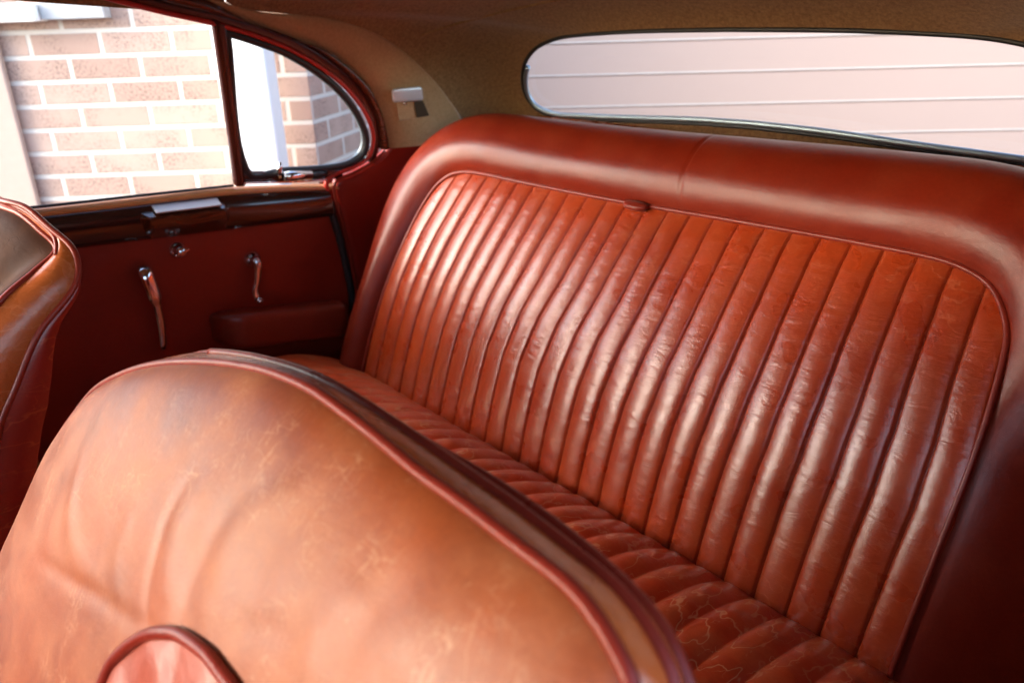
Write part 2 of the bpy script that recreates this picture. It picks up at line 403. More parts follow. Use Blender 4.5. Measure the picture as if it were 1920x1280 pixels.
# roof forward of the rear lining
arc = [np.array(q) for q in OUT if q[2] > .70]
rows = [[np.array((p[0], y, p[2]+dz)) for p in arc] for y, dz in ((-.158, .0), (-.5, .03), (-.9, .05), (-1.3, .045), (-1.5, .02))]
vs, fs = grid(rows); build('roof_lining', vs, fs, M['cloth'], car)
vs, fs = box(-.02, 1.30, -1.5, .62, .86, .875); build('roof_skin', vs, fs, M['maroon'], car, smooth=False)
vs, fs = box(1.26, 1.36, -1.5, .5, .748, .86); build('offside_cantrail', vs, fs, M['cloth'], car, smooth=False)
vs, fs = box(-.22, 1.36, -1.62, -1.56, -.5, .45); build('front_bulkhead', vs, fs, M['carpet'], car, smooth=False)  # unseen; added to stop light coming in low at the front
vs, fs = box(-.10, 1.22, -1.54, -1.50, .725, .86); build('windscreen_header', vs, fs, M['cloth'], car, smooth=False)  # unseen; its lower edge is set to limit light through the windscreen
vs, fs = box(1.10, 1.36, -1.54, -1.48, .40, .86); build('windscreen_shade_pillar', vs, fs, M['cloth'], car, smooth=False)  # unseen pillar, widened to cut light on the right bolster
vs, fs = box(-.20, -.10, -.66, -.60, -.45, .80); build('centre_pillar', vs, fs, M['cloth'], car, smooth=False)
# listing seam across the rear of the roof
hb_ = BVHTree.FromPolygons([tuple(map(float, v)) for r_ in hrows for v in r_], hfs)
sm = []
for x, y in [(1062, -3), (1000, 10), (930, 26), (875, 40), (825, 55), (788, 68)]:
    loc = hb_.ray_cast(Vector(CAM), Vector(ray(x, y)).normalized())[0]
    if loc is not None: sm.append(np.array(loc))
if len(sm) > 2: build('listing_seam', *tube(resample(sm, 60), .0035, 8), M['cloth'], hl)
# window trim
def offloop(loop, d, back=0.):
    P = np.array(loop); c = P.mean(0); n = len(P); out = []
    for i in range(n):
        t = P[(i+1) % n]-P[i-1]; t /= np.linalg.norm(t)
        nn = np.cross(t, (0, .857, .514)); nn /= np.linalg.norm(nn)
        if nn@(P[i]-c) < 0: nn = -nn
        out.append(P[i]+nn*d+np.array((0, .857, .514))*back)
    return np.array(out)
rwf = build('rear_window_seal', *tube(offloop(RW, .001), .0042, 10, True), M['rubber'], car)
ch = [p for p in offloop(RW, -.0085, .0)]
i_ = [i for i, p in enumerate(ch) if p[2] > .585]; k_ = max(range(len(i_)-1), key=lambda q: i_[q+1]-i_[q]) if len(i_) > 1 else 0
low = [p for p in ch if p[2] < .585]; low = sorted(low, key=lambda p: math.atan2(p[2]-.60, p[0]-.56))
vs, fs = tube(low, .0052, 12, False); build('window_channel', vs, fs, M['blue_seal'], rwf)
vs = [p+np.array((0, .857, .514))*.012 for p in RW]; gls = build('glass', list(vs), [tuple(range(len(vs)))], M['glass'], rwf, smooth=False)
# parcel shelf
rows = [[np.array((x, y, z)) for x in np.linspace(.0, 1.12, 12)] for y, z in ((.36, .40), (.38, .452), (.42, .458), (.509, .474))]
vs, fs = grid(rows); build('parcel_shelf', vs, fs, M['boxing'], car)
# floor and bulkhead below the bench
vs, fs = box(-.20, 1.34, -1.8, .5, -.50, -.45); build('floor_carpet', vs, fs, M['carpet'], car, smooth=False)
vs, fs = box(-.26, 1.40, .62, .66, -.5, .43); build('rear_bulkhead', vs, fs, M['carpet'], car, smooth=False)
# unseen right-hand side of the shell, solid over the rear window to block light
def rx(z): return 1.345
def rwall(y0, y1, z0, z1):
    return grid([[np.array((rx(z), y, z)) for y in (y0, y1)] for z in np.linspace(z0, z1, 5)])
vs, fs = join(rwall(-1.56, .70, -.48, .43), rwall(-.34, .60, .43, .80))
thick(build('offside_shade_panel', vs, fs, M['quarter'], car), .02, 1)

# ---------------------------------------------------------------- left door and side trim
def ribbon(pa, pb, sec, n=60, off=0., smooth=True):
    """loft between two traced edges on the car side; sec = (0..1 across, height inward)"""
    A_ = resample(sidepts(pa, off), n, smooth); B_ = resample(sidepts(pb, off), n, smooth)
    nrm = np.array((.958, 0, -.287))
    rows = [[a*(1-t)+b*t+nrm*h for a, b in zip(A_, B_)] for t, h in sec]
    return grid(rows)
ROUND = [(0, 0), (.0, .004), (.06, .009), (.2, .013), (.5, .016), (.8, .013), (.94, .009), (1, .004), (1, 0)]
FLAT = [(0, -.004), (0, .003), (.04, .005), (.5, .006), (.96, .005), (1, .003), (1, -.004)]
door = thing('rear_door', 'red leather car door with dark wood capping below the left window', 'car door', (-.17, -.2, -.4))
# door card
cardtop = [(-520, 520), (150, 455), (415, 424), (622, 398)]
ys = np.linspace(-1.05, .085, 60)
def belt_bottom(y): return np.interp(y, [-1.05, -.441, -.187, .046, .2], [.352, .335, .318, .306, .30])
rows = []
for t in np.linspace(0, 1, 40):
    r = []
    for y in ys:
        zt = belt_bottom(y)+.018; z = -.42+(zt+.42)*t
        yy = min(y, .085-.0*z)
        b = .004*math.sin(math.pi*t)+.0015*nz(y, z, 0, 5)
        seam_d = abs(z-(.07-.05*(y+.4)*.6)); b -= .004*math.exp(-(seam_d/.004)**2)
        r.append(np.array((-.17+b, yy, z)))
    rows.append(r)
vs, fs = grid(rows); build('door_card', vs, fs, M['door_leather'], door)
# wood capping, lip, rubber line
capA = [(-420, 450), (60, 402), (250, 381), (430, 361), (612, 351)]
capB = [(-420, 548), (60, 474), (150, 460), (415, 428), (618, 402)]
vs, fs = ribbon(capB, capA, [(0, -.004), (0, .010), (.08, .017), (.3, .022), (.6, .022), (.85, .017), (.97, .009), (1, .0), (1, -.004)])
cap_ = build('wood_capping', vs, fs, M['dark_wood'], door)
lipA = [(-420, 441), (60, 394), (250, 373), (430, 353), (640, 346)]
vs, fs = ribbon([(-420, 456), (60, 407), (250, 385), (430, 364), (640, 352)], lipA, [(0, .004), (.1, .008), (.5, .009), (.9, .006), (1, -.006)])
build('wood_lip', vs, fs, M['orange_wood'], door)
vs, fs = tube(resample(sidepts([(-420, 434), (60, 389), (250, 368), (437, 348)], .0), 40), .0028, 8); build('window_felt', vs, fs, M['rubber'], door)
# ashtray wedge on the capping
q0 = side(300, 402, .03); 
ash = build('ashtray', *join(), M['dark_wood'], door) if False else None
def ST(dx, y, z): return np.array((side_x(z)+dx, y, z))
av = []
za = lambda y: np.interp(y, [-.35, -.17], [.372, .363])
y0, y1 = -.335, -.175
secs = [(y0-.012, .010, .002), (y0+.01, .030, .0), (y1-.012, .032, 0), (y1, .018, 0)]
rows = []
for y, dep, dz in secs:
    zt = za(y)+.006
    rows.append([ST(.004, y, zt-.055), ST(dep*.6, y, zt-.052), ST(dep+.006, y, zt-.030), ST(dep+.008, y, zt-.012), ST(dep+.005, y, zt-.009), ST(.004, y, zt+.006)])
vs, fs = grid(rows, closed_u=True); fs += [tuple(range(6))[::-1], tuple(18+i for i in range(6))]
ash = bevel(build('ashtray', vs, fs, M['burr_wood'], door, smooth=False), .0015)
vs, fs = box(.004, .034, y0+.022, y1-.016, 0, .003, lambda x, y, z: ST(x, y, za(y)+.0148+z-(x-.004)*.45))
bevel(build('lid', vs, fs, simple('brushed_lid', (.50, .44, .42), .40, .6), ash, smooth=False), .001)
# armrest
c0 = []
rows = []
for t in np.linspace(0, 1, 26):
    y = -.245+.295*t; e = min(1, math.sqrt(max(0, 1-(1-min(1, t/.2))**2))+.02)*min(1, math.sqrt(max(0, 1-(1-min(1, (1-t)/.10))**2))+.05)
    dep = .064*e; zc = .122-.06*t*.8; hz = .037*(.55+.45*e)+.001
    r = []
    for q in np.linspace(0, 2*math.pi, 36, endpoint=False):
        cx, sz = math.cos(q), math.sin(q); ex = .38
        r.append(np.array((-.172+dep*.5+dep*.5*math.copysign(abs(cx)**ex, cx), y, zc+hz*math.copysign(abs(sz)**ex, sz))))
    rows.append(r)
vs, fs = grid(rows, closed_u=True); fs += [tuple(range(36))[::-1], tuple(25*36+i for i in range(36))]
build('armrest', vs, fs, M['armrest'], door)
# lock knob
kp = side(332, 468, .0)
vs, fs = lathe(kp, (1, 0, 0), [(.015, .0), (.0155, .003), (.012, .006), (.008, .009), (.010, .014), (.0115, .020), (.009, .026), (.004, .029), (.0, .0295)])
lk = build('lock_knob', vs, fs, M['chrome'], door)
vs, fs = box(.024, .030, -.013, .013, -.002, .002, lambda x, y, z: kp+np.array((x, y, z+y*.3))); bevel(build('thumb_tab', vs, fs, M['chrome'], lk, smooth=False), .001)
# long lever handle
hp = [side(x, y, o) for (x, y), o in zip([(268, 500), (274, 515), (284, 540), (292, 562), (299, 590), (304, 620), (307, 655)], [.012, .024, .028, .028, .024, .021, .016])]
P_ = resample(hp, 40); rr = np.interp(np.linspace(0, 1, 40), [0, .05, .2, .38, .45, .7, .95, 1], [.009, .0125, .012, .012, .008, .007, .0065, .004])
hd = build('door_handle', *tube(P_, rr, 16, flat=(.75, 1.15)), M['chrome'], door)
hb = side(272, 508, 0)
build('base', *lathe(hb, (1, 0, 0), [(.012, 0), (.0115, .004), (.0075, .007), (.007, .022)]), M['chrome'], hd)
# window crank
cp = side(472, 486, 0)
ck = build('window_winder', *lathe(cp, (1, 0, 0), [(.017, 0), (.0175, .003), (.014, .006), (.013, .010), (.009, .012), (.0085, .022), (.0075, .027), (0, .029)]), M['chrome'], door)
ap = [cp+np.array((.024, 0, .0)), side(483, 500, .026), side(482, 525, .024), side(478, 545, .023), side(482, 560, .024)]
build('arm', *tube(resample(ap, 30), np.interp(np.linspace(0, 1, 30), [0, .15, .6, 1], [.0100, .0092, .0062, .0075]), 14), M['chrome'], ck)
build('knob', *lathe(side(482, 560, .022), (1, 0, -.1), [(.004, 0), (.0065, .003), (.0075, .010), (.006, .017), (0, .019)]), M['chrome'], ck)

# window frame: maroon frame band + seals
redl = [(120, -22), (180, -8), (300, 22), (397, 44), (480, 68), (551, 97), (624, 143), (664, 182), (690, 222), (700, 258), (694, 288), (679, 305), (650, 318), (624, 328)]
gask = [(424, 60), (470, 75), (530, 97), (585, 129), (630, 165), (662, 203), (682, 243), (686, 268), (678, 290), (655, 306), (612, 315), (540, 320), (462, 322)]
wf = build('window_frame', *ribbon([(x*1.0, y) for x, y in redl[:11]]+[(686, 300)], [(120, -40), (180, -30), (305, 0), (402, 22), (486, 47), (560, 74), (636, 122), (676, 164), (704, 208), (713, 252), (707, 290), (698, 306)], [(0, -.006), (0, .002), (.3, .004), (.7, .004), (1, .002), (1, -.004)]), M['maroon'], door)
build('red_seal', *tube(resample(sidepts(redl, .004), 120), .0044, 10), M['red_seal'], wf)
gk = resample(sidepts(gask+[gask[0]], .0), 160); gc_ = gk.mean(0)
dv = build('divider_bar', *ribbon([(396, 36), (418, 190), (440, 347)], [(424, 48), (441, 190), (460, 345)], [(0, -.004), (0, .006), (.2, .009), (.55, .010), (.85, .007), (1, .004), (1, -.004)], 24), M['maroon'], wf)
build('bright_edge', *tube(resample(sidepts([(401, 45), (421, 190), (439, 345)], -.001), 24), .0022, 8), M['chrome'], wf)
ql = build('quarter_light', *tube(gk[:-1], .0080, 12, True), M['rubber'], door)
gq = resample(sidepts(gask+[gask[0]], -.004), 60)[:-1]
build('glass', list(gq), [tuple(range(len(gq)))], M['glass'], ql, smooth=False)
gin = gc_+(gk-gc_)*.945
build('inner_channel', *tube(gin[:-1], .0016, 8, True), M['blue_seal'], ql)
build('lower_rail', *ribbon([(455, 340), (540, 338), (640, 334)], [(455, 322), (540, 321), (640, 316)], FLAT, 20), M['maroon'], ql)
build('chrome_strip', *tube(resample(sidepts([(452, 343), (540, 341), (622, 336)], .006), 24), .0028, 10), M['chrome'], ql)
build('chrome_corner', *tube(resample(sidepts([(612, 328), (655, 318), (682, 300), (694, 275)], .001), 24), .0042, 10), M['chrome'], ql)
# over-centre catch
cpt = side(548, 330, .012)
lt = build('catch', *tube([side(532, 331, .016), side(545, 330, .018), side(583, 328, .018)], [.0095, .0105, .0095], 18), M['chrome'], ql)
mg = sidepts([(-420, 438), (60, 388), (250, 367), (437, 346), (399, 46), (300, 18), (180, -12), (-100, -60), (-420, -90)], -.006)
build('door_glass', mg, [tuple(range(len(mg)))], M['glass'], door, smooth=False)
build('pivot_bolt', *tube([side(524, 333, .010), side(524, 318, .014), side(525, 304, .012)], [.004, .006, .003], 12), M['chrome'], ql)
build('latch_foot', *tube([side(585, 330, .010), side(600, 327, .010), side(612, 323, .006)], [.008, .007, .005], 12), M['rubber'], ql)
# door shut-face edge seal, and the gap's shade below it
build('edge_seal', *tube(resample(sidepts([(624, 328), (613, 340), (613, 358), (618, 378)], .006), 30), .0052, 10), M['red_seal'], door)
build('gap_shadow_strip', *tube(resample(sidepts([(618, 378), (624, 405), (642, 470), (657, 545), (664, 640), (670, 760)], .003), 60), .0085, 10), M['rubber'], door)  # black tube standing in for the shade in the door gap

# side trim of the shell
WO = [(200, -60), (330, -18), (390, 0), (459, 37), (551, 73), (600, 89), (655, 126), (692, 165), (714, 213), (725, 255), (727, 276)]
WI = [(190, -38), (310, 3), (402, 25), (486, 50), (560, 77), (600, 98), (648, 137), (684, 178), (704, 222), (710, 255), (710, 277)]
vs, fs = ribbon(WI, WO, [(0, -.004), (0, .006), (.1, .011), (.4, .014), (.7, .013), (.92, .009), (1, .004), (1, -.004)], 90)
build('wood_arch_trim', vs, fs, M['burr_wood'], car)
BO = [(200, -75), (330, -35), (459, 16), (600, 31), (673, 49), (728, 75), (776, 112), (820, 156), (857, 207), (885, 262)]
WO2 = [(200, -58), (330, -16), (459, 39), (551, 75), (612, 96), (661, 131), (697, 170), (717, 216), (727, 257), (727, 285)]
vs, fs = ribbon(WO2, BO, [(0, -.004), (0, .002), (.5, .006), (.93, .007), (.98, .004), (1, -.01)], 90)
bq = build('quarter_cloth_panel', vs, fs, M['beige'], car)
# red quarter trim between door and bench
QA = [(727, 275), (722, 283), (700, 303), (660, 326), (632, 338), (626, 352), (636, 395), (655, 470), (672, 560), (680, 660), (690, 760)]
QB = [(905, 260), (905, 275), (900, 300), (900, 340), (900, 380), (900, 420), (900, 470), (900, 540), (900, 620), (900, 700), (900, 800)]
vs, fs = ribbon(QA, QB, [(0, -.01), (0, .004), (.01, .008), (.04, .010), (.5, .012), (1, .010)], 90)
qt = build('quarter_leather_panel', vs, fs, M['quarter'], car)
build('piped_edge', *tube(resample(sidepts(QA[1:], .008), 80), .0035, 8), M['piping'], qt)
rows = [[np.array((-.182, y, z)) for y in np.linspace(.04, .7, 6)] for z in np.linspace(-.45, .37, 6)]
build('lower_side_panel', *grid(rows), M['quarter'], car)
rows = [[np.array((side_x(z)-.012, y, z)) for y in (.14, .5)] for z in np.linspace(.44, .75, 8)]
# courtesy lamp
lp = np.array([side(x, y, .006) for x, y in [(738, 170), (790, 166), (804, 219), (746, 226)]])
LC = lp.mean(0)
dl = thing('courtesy_lamp', 'small white courtesy lamp on the beige side panel above the bench', 'lamp', tuple(LC))
def quadblock(px, off0, off1):
    a = [side(x, y, off0) for x, y in px]; b = [side(x, y, off1) for x, y in px]
    return a+b, [(3, 2, 1, 0), (4, 5, 6, 7), (0, 1, 5, 4), (1, 2, 6, 5), (2, 3, 7, 6), (3, 0, 4, 7)]
bevel(build('housing', *quadblock([(739, 168), (793, 166), (806, 218), (747, 227)], .004, .012), M['beige'], dl, smooth=False), .002)
bevel(build('lens', *quadblock([(734, 167), (791, 162), (794, 189), (736, 193)], .010, .026), M['lamp'], dl), .006, 4)
bevel(build('shadow_patch', *quadblock([(776, 190), (793, 189), (805, 217), (781, 221)], .006, .0145), M['lamp_dark'], dl, smooth=False), .001)  # dark block painted in for the shadow on the lamp plate
build('switch', *lathe(side(758, 194, .014), (1, 0, 0), [(.0035, 0), (.0035, .004), (0, .005)]), M['chrome'], dl)

# ---------------------------------------------------------------- rear bench seat
bench = thing('rear_bench_seat', 'long red leather rear bench with vertical flutes and rolled surround', 'car seat', (.56, 0, -.45))
OL = [(0, -.06), (.0, 0), (.012, .10), (.022, .19), (.037, .29), (.050, .345), (.066, .376), (.095, .396), (.151, .405), (.292, .405), (.501, .405), (.75, .409), (.971, .411), (1.035, .408), (1.078, .395), (1.105, .369), (1.117, .341), (1.127, .255), (1.127, .157), (1.121, 0), (1.12, -.06)]
OLd = resample([(a, b) for a, b in OL], 900)
def shift(x0, z):
    l = np.interp(z, [0, .10, .19, .29, .345, .40], [0, .010, .020, .034, .048, .060])
    mm = np.interp(z, [0, .15, .222, .28, .358, .41], [0, .0, .011, .028, .043, .05])
    r = np.interp(z, [0, .11, .174, .24, .30, .383], [0, .006, .010, .008, .001, -.006])
    t = x0/1.08
    if t < .42: return l*(1-t/.42)+mm*(t/.42)
    u = (t-.42)/.58; return mm*(1-u)+r*u
def in_outline(x, z):
    i = len(OLd)//2
    lz = OLd[:i]; rz = OLd[i:]
    zt = np.interp(x, OLd[:, 0][(OLd[:, 1] > .33)], OLd[:, 1][(OLd[:, 1] > .33)])
    return z < zt
topx = OLd[(OLd[:, 1] > .34)]
def ztop(k):
    x0 = .045*k; z = .30
    while z < .42:
        x = x0+shift(x0, z); zt = np.interp(x, topx[:, 0], topx[:, 1])
        if z >= zt: break
        z += .001
    return z
NU = 24
ks = []
edges = list(range(0, 25))+[24.93]
KK = []
for i in range(len(edges)-1):
    w = edges[i+1]-edges[i]
    prof = [0, .02, .045, .075, .11, .15, .2, .27, .35, .45, .55, .65, .73, .8, .85, .89, .925, .955, .98]
    KK += [(edges[i]+w*p, p, i) for p in prof]
KK.append((24.93, 1., 24))
def pil(p): return max(0., 1-abs(2*p-1)**2.1)
NZ = 230
cols = []
rnd = [random.uniform(.88, 1.12) for _ in range(30)]
for k, p, i in KK:
    zt = ztop(k); x0 = .045*k; c = []
    for t in np.linspace(0, 1, NZ):
        z = -.03+(zt+.03)*t
        x = x0+shift(x0, z)
        x += .0009*nz(k*.31, z*5, 3)+.0003*nz(k*.9, z*30, 9)
        h = (.0047*pil(p)+.0050*(1-math.exp(-min(p, 1-p)/.024)))*rnd[i]-.003
        tp = min(1, (zt-z)/.03); h *= .35+.65*math.sqrt(max(0, tp))
        # shallow transverse creases
        h += (.0004*nz(x*9, z*16, i*.7)+.00015*nz(x*40, z*95, 5+i))*pil(p)
        h += .004*math.exp(-((z-.22)/.13)**2)
        y = back_y(max(z, -.02))
        nrm = Vector((0, -1, .25+1.2*max(z, 0))).normalized()
        c.append(np.array((x, y, z))+np.array(nrm)*h)
    cols.append(c)
build('fluted_backrest', *grid(cols), M['bench'], bench)
# piping around the fluted panel
def bpt(x, z, off=0.):
    nrm = Vector((0, -1, .25+1.2*max(z, 0))).normalized(); return np.array((x, back_y(z), z))+np.array(nrm)*off
pp = [bpt(x, z, .006) for x, z in resample(OL[1:-1], 260)]
build('piping', *tube(pp, .0036, 10), M['piping'], bench)
# surround roll
OLs = resample(OL, 520)
secs_ = [(-.004, -.004), (.004, .010), (.014, .022), (.028, .031), (.045, .037), (.066, .037), (.088, .033), (.108, .024), (.124, .010), (.135, -.010), (.140, -.035), (.139, -.06), (.128, -.10)]
sp_ = resample(secs_, 40)
rows = []
for j, (w, h) in enumerate(sp_):
    r = []
    for i, (x, z) in enumerate(OLs):
        a = OLs[max(0, i-12)]; b = OLs[min(len(OLs)-1, i+12)]; t = b-a; t /= np.linalg.norm(t)
        n2 = np.array((-t[1], t[0]))
        if n2@(np.array((x, z))-np.array((.56, .1))) < 0: n2 = -n2
        ww = w*(.58+.42*(lambda q: q*q*(3-2*q))(min(1, max(0, (z-.16)/.235))) if x < .5 else 1.0)
        hk = 1-.5*min(1, max(0, (.40-z)/.12)) if x > 1. else 1.
        hh = h*(hk if h > 0 else 1)-(.75*max(0, w)*min(1, max(0, (.385-z)/.14)) if x > 1. else 0)-.0028*math.exp(-((x-.648)/.0022)**2)*(1 if z > .3 else 0)*min(1, max(0, (w-.004)/.01))
        sl = .25+1.2*max(z, 0); up = Vector((0, sl, 1)).normalized(); nr = Vector((0, -1, sl)).normalized()
        base = np.array((x, back_y(max(z, -.02)) if z > -.02 else back_y(-.02), z))
        q = base+np.array((1, 0, 0))*n2[0]*ww+np.array(up)*n2[1]*ww+np.array(nr)*(hh+.0012*nz(x*5, z*5, w*20)*(w > .01))
        r.append(q)
    rows.append(r)
build('backrest_surround', *grid(rows), M['roll'], bench)
# rear edge welt on top of the roll
# pull tab
tq = march(1195, 386, lambda q: back_y(max(q[2], 0))-.012-q[1], .5)
tabrows = []
for t in np.linspace(0, 1, 9):
    r = []
    for s in np.linspace(-1, 1, 21):
        wz = math.sqrt(max(0, 1-s*s)); r.append(tq+np.array((s*.021, -.012*wz*math.sin(math.pi*t)-.002, -.011*wz*(t-.35)+.002)))
    tabrows.append(r)
thick(build('pull_tab', *grid(tabrows), M['piping'], bench), .003)
# cushion
def cush_z(x, y):
    f = -y
    edge_ = min(1, max(0, (1.12-x)/.35)) 
    H = .056*(.55+.45*edge_)
    z = H*math.sin(min(1, f/.16)*math.pi/2)**.9 if f < .16 else H-(f-.16)**2*.25
    return z
rows = []
FX = []
for i in range(-2, 27):
    FX += [(.045*(i+p), p, i) for p in (0, .03, .07, .12, .19, .28, .4, .5, .6, .72, .81, .88, .93, .97)]
for x, p, i in FX:
    r = []
    flut = 1. if 0 <= i <= 24 else .12
    for f in np.linspace(-.04, .52, 150):
        z = cush_z(x, -f) if f >= 0 else f*.8
        amp = .0066*min(1, max(.0, (f+.012)/.03))*(1 if f < .44 else max(0, 1-(f-.44)/.05))
        wob = .0022*nz(x*3, f*14, 7)
        h = amp*pil(p)*flut+.0022*nz(x*16, f*40, 2+i*.3)*flut*pil(p)+.0015*nz(x*7, f*9, 5)
        if f > .44: z -= (f-.44)**2*14
        r.append(np.array((x+wob, -f, z+h-.004)))
    rows.append(r)
vs, fs = grid(rows); build('seat_cushion', vs, fs, M['cushion'], bench)
vs, fs = box(-.09, 1.21, -.49, .0, -.45, -.06); build('seat_base', vs, fs, M['carpet'], bench, smooth=False)
vs, fs = box(-.15, 1.27, .03, .12, -.45, .0); build('back_board', vs, fs, M['carpet'], bench, smooth=False)

# ---------------------------------------------------------------- near front seat
near = thing('front_seat', 'large worn tan leather front seat with red piping in the foreground', 'car seat', (.88, -.75, -.45))
T_ = .5; NL = math.sqrt(1+T_*T_)
FN = np.array((0, -1, T_))/NL; FU = np.array((0, T_, 1))/NL; FO = np.array((0, -.56-T_*.26, .20))
def fuv(x, y, off=0.):
    q = onplane(x, y, FN, FN@FO+off); return (q[0], (q-FO)@FU)
def fpt(u, v, h=0.): return FO+np.array((u, 0, 0))+FU*v+FN*h
Apx = [(0, 1080), (60, 940), (110, 830), (147, 775), (184, 731), (228, 705), (275, 689), (330, 681), (404, 681), (470, 689), (521, 702), (588, 731), (661, 782), (700, 812), (792, 887), (884, 953), (975, 1023), (1067, 1093), (1104, 1133), (1133, 1173), (1163, 1225), (1188, 1280)]
Auv = [fuv(*q) for q in Apx]
Auv = [(.47, -.30), (.475, -.18)]+[q for q in Auv]
le = Auv[-1]
Auv += [(le[0]+.018, le[1]-.03), (le[0]+.035, le[1]-.09), (le[0]+.045, le[1]-.2), (le[0]+.045, le[1]-.35), (1.26, -.30)]
AL = resample(Auv, 300)
botm = resample([AL[-1], (.87, -.32), AL[0]], 80)[1:-1]
LOOP = np.vstack([AL, botm]); UC = np.array((.88, .02))
creases = [  # traced creases: pixels, amplitude (m), width (m)
    ([(292, 1165), (290, 1110), (298, 1050), (316, 960), (350, 870)], -.0022, .006), ([(330, 1150), (325, 1060), (345, 960), (395, 880)], .0030, .013),
    ([(300, 1178), (255, 1155), (190, 1112), (130, 1080), (70, 1045)], -.0030, .007), ([(350, 1160), (372, 1060), (410, 960), (460, 880)], -.0028, .009),
    ([(395, 1130), (420, 1030), (455, 950), (520, 900)], .0030, .012), ([(140, 860), (135, 960), (155, 1040), (200, 1090)], .0026, .012),
    ([(460, 1150), (480, 1050), (520, 960), (600, 900)], -.0020, .013), ([(620, 1290), (640, 1190), (700, 1080)], -.0024, .010), ([(560, 1290), (585, 1180), (640, 1080)], .0022, .014),
    ([(240, 1130), (230, 1050), (250, 960)], .0018, .010), ([(700, 1290), (740, 1180), (810, 1080)], .002, .016), ([(420, 1200), (470, 1180), (540, 1190)], -.0018, .009)]
cr = [(resample([fuv(x, y, .04) for x, y in pts], 40), a, w) for pts, a, w in creases]
def face_h(u, v, r):
    h = .046*max(0, 1-r**3.2)**.62
    for P, a, w in cr:
        d2 = ((P-np.array((u, v)))**2).sum(1); i = int(d2.argmin()); tpr = math.sin(math.pi*min(.98, max(.05, i/39)))**.5
        if d2[i] < (3*w)**2: h += a*tpr*math.exp(-d2[i]/w/w)*.6
    h += .0012*nz(u*9, v*9, 1)*(1-r**4)+.0035*nz(u*3.2, v*3.2, 4)*(1-r**3)
    return h
rows = []
for r in list(np.linspace(0, .9, 100))+list(1-np.linspace(.1, 0, 26)[1:]**1.0):
    row = []
    for p in LOOP:
        q = UC+(p-UC)*r; row.append(fpt(q[0], q[1], face_h(q[0], q[1], r)))
    rows.append(row)
fvs, ffs = grid(rows, closed_u=True)
build('backrest_cushion', fvs, ffs, M['seat_tan'], near)
bvh = BVHTree.FromPolygons([tuple(map(float, v)) for v in fvs], ffs)
def hit(x, y, off=0.):
    d = Vector(ray(x, y)).normalized(); loc, nrm, _, _ = bvh.ray_cast(Vector(CAM), d)
    if loc is None: return None
    if nrm.dot(d) > 0: nrm = -nrm
    return np.array(loc+nrm*off)
def onface(u, v, off=0.):
    o = Vector(fpt(u, v, .2)); loc, nrm, _, _ = bvh.ray_cast(o, Vector(-FN))
    if nrm.dot(Vector(FN)) < 0: nrm = -nrm
    return np.array(loc+nrm*off)
build('front_piping', *tube([fpt(u, v, .0015) for u, v in AL], .0040, 12), M['pipe_front'], near)
# rear edge of the boxing
Bpx = [(367, 665), (422, 664), (477, 672), (529, 687), (588, 711), (643, 738), (700, 768), (744, 810), (847, 861), (920, 902), (994, 953), (1067, 1008), (1141, 1067), (1214, 1133), (1269, 1196), (1324, 1280)]
def buv(x, y): return fuv(x, y, -.052)
Bq = [buv(*q) for q in Bpx]
Bq = [(.50, -.30), (.50, -.18), (.505, 0.0), (.53, .10), (.565, .16), (.60, Bq[0][1]-.035)]+Bq
le = Bq[-1]
Bq += [(le[0]+.012, le[1]-.05), (le[0]+.022, le[1]-.15), (le[0]+.022, le[1]-.35), (1.26, -.30)]
BL = resample(Bq, 300)
def bl(i, t, h=0.):
    a = fpt(*AL[i], 0.); b = fpt(*BL[i], -.052); m_ = a*(1-t)+b*t
    o = (a+b)/2-fpt(.88, 0., -.026); o = o-FN*(o@FN); o /= np.linalg.norm(o)
    return m_+o*h
# index of BL closest to AL: align by arc fraction of x along the top
def align(AL_, BL_):
    out = []; j = 0
    for p in AL_:
        d = ((BL_[j:j+30]-p)**2).sum(1); j = j+int(d.argmin()); out.append(BL_[j])
    out = np.array(out); k = 9
    pad = np.vstack([out[:1]]*k+[out]+[out[-1:]]*k)
    return np.array([pad[i:i+2*k+1].mean(0) for i in range(len(out))])
BL = align(AL, BL)
rows = [[bl(i, t, .006*math.sin(math.pi*t)**.7) for i in range(300)] for t in np.linspace(0, 1, 10)]
bxg = build('boxing_strip', *grid(rows), M['boxing'], near)
build('rear_piping', *tube([bl(i, 1., .001) for i in range(300)], .0042, 12), M['pipe_front'], near)
i0, i1 = 118, 252
build('middle_piping', *tube([bl(i, .48+.0*i, .0065) for i in range(i0, i1)], .0036, 10), M['pipe_front'], near)
# seat back shell behind
rows = []
for t, sc in ((0, 1.), (.3, .998), (.7, .985), (1, .95)):
    rows.append([np.array(bl(i, 1., -.002))+np.array((0, .018*t, -.05*t)) for i in range(300)])
build('rear_shell', *grid(rows), M['far_box'], near)
cen = fpt(.88, -.07, -.07)
rl = rows[-1]; rows2 = [[p*(1-t)+(cen+np.array((0, .02, 0)))*t for p in rl] for t in np.linspace(0, 1, 6)]
build('rear_panel', *grid(rows2), M['far_shell'], near)
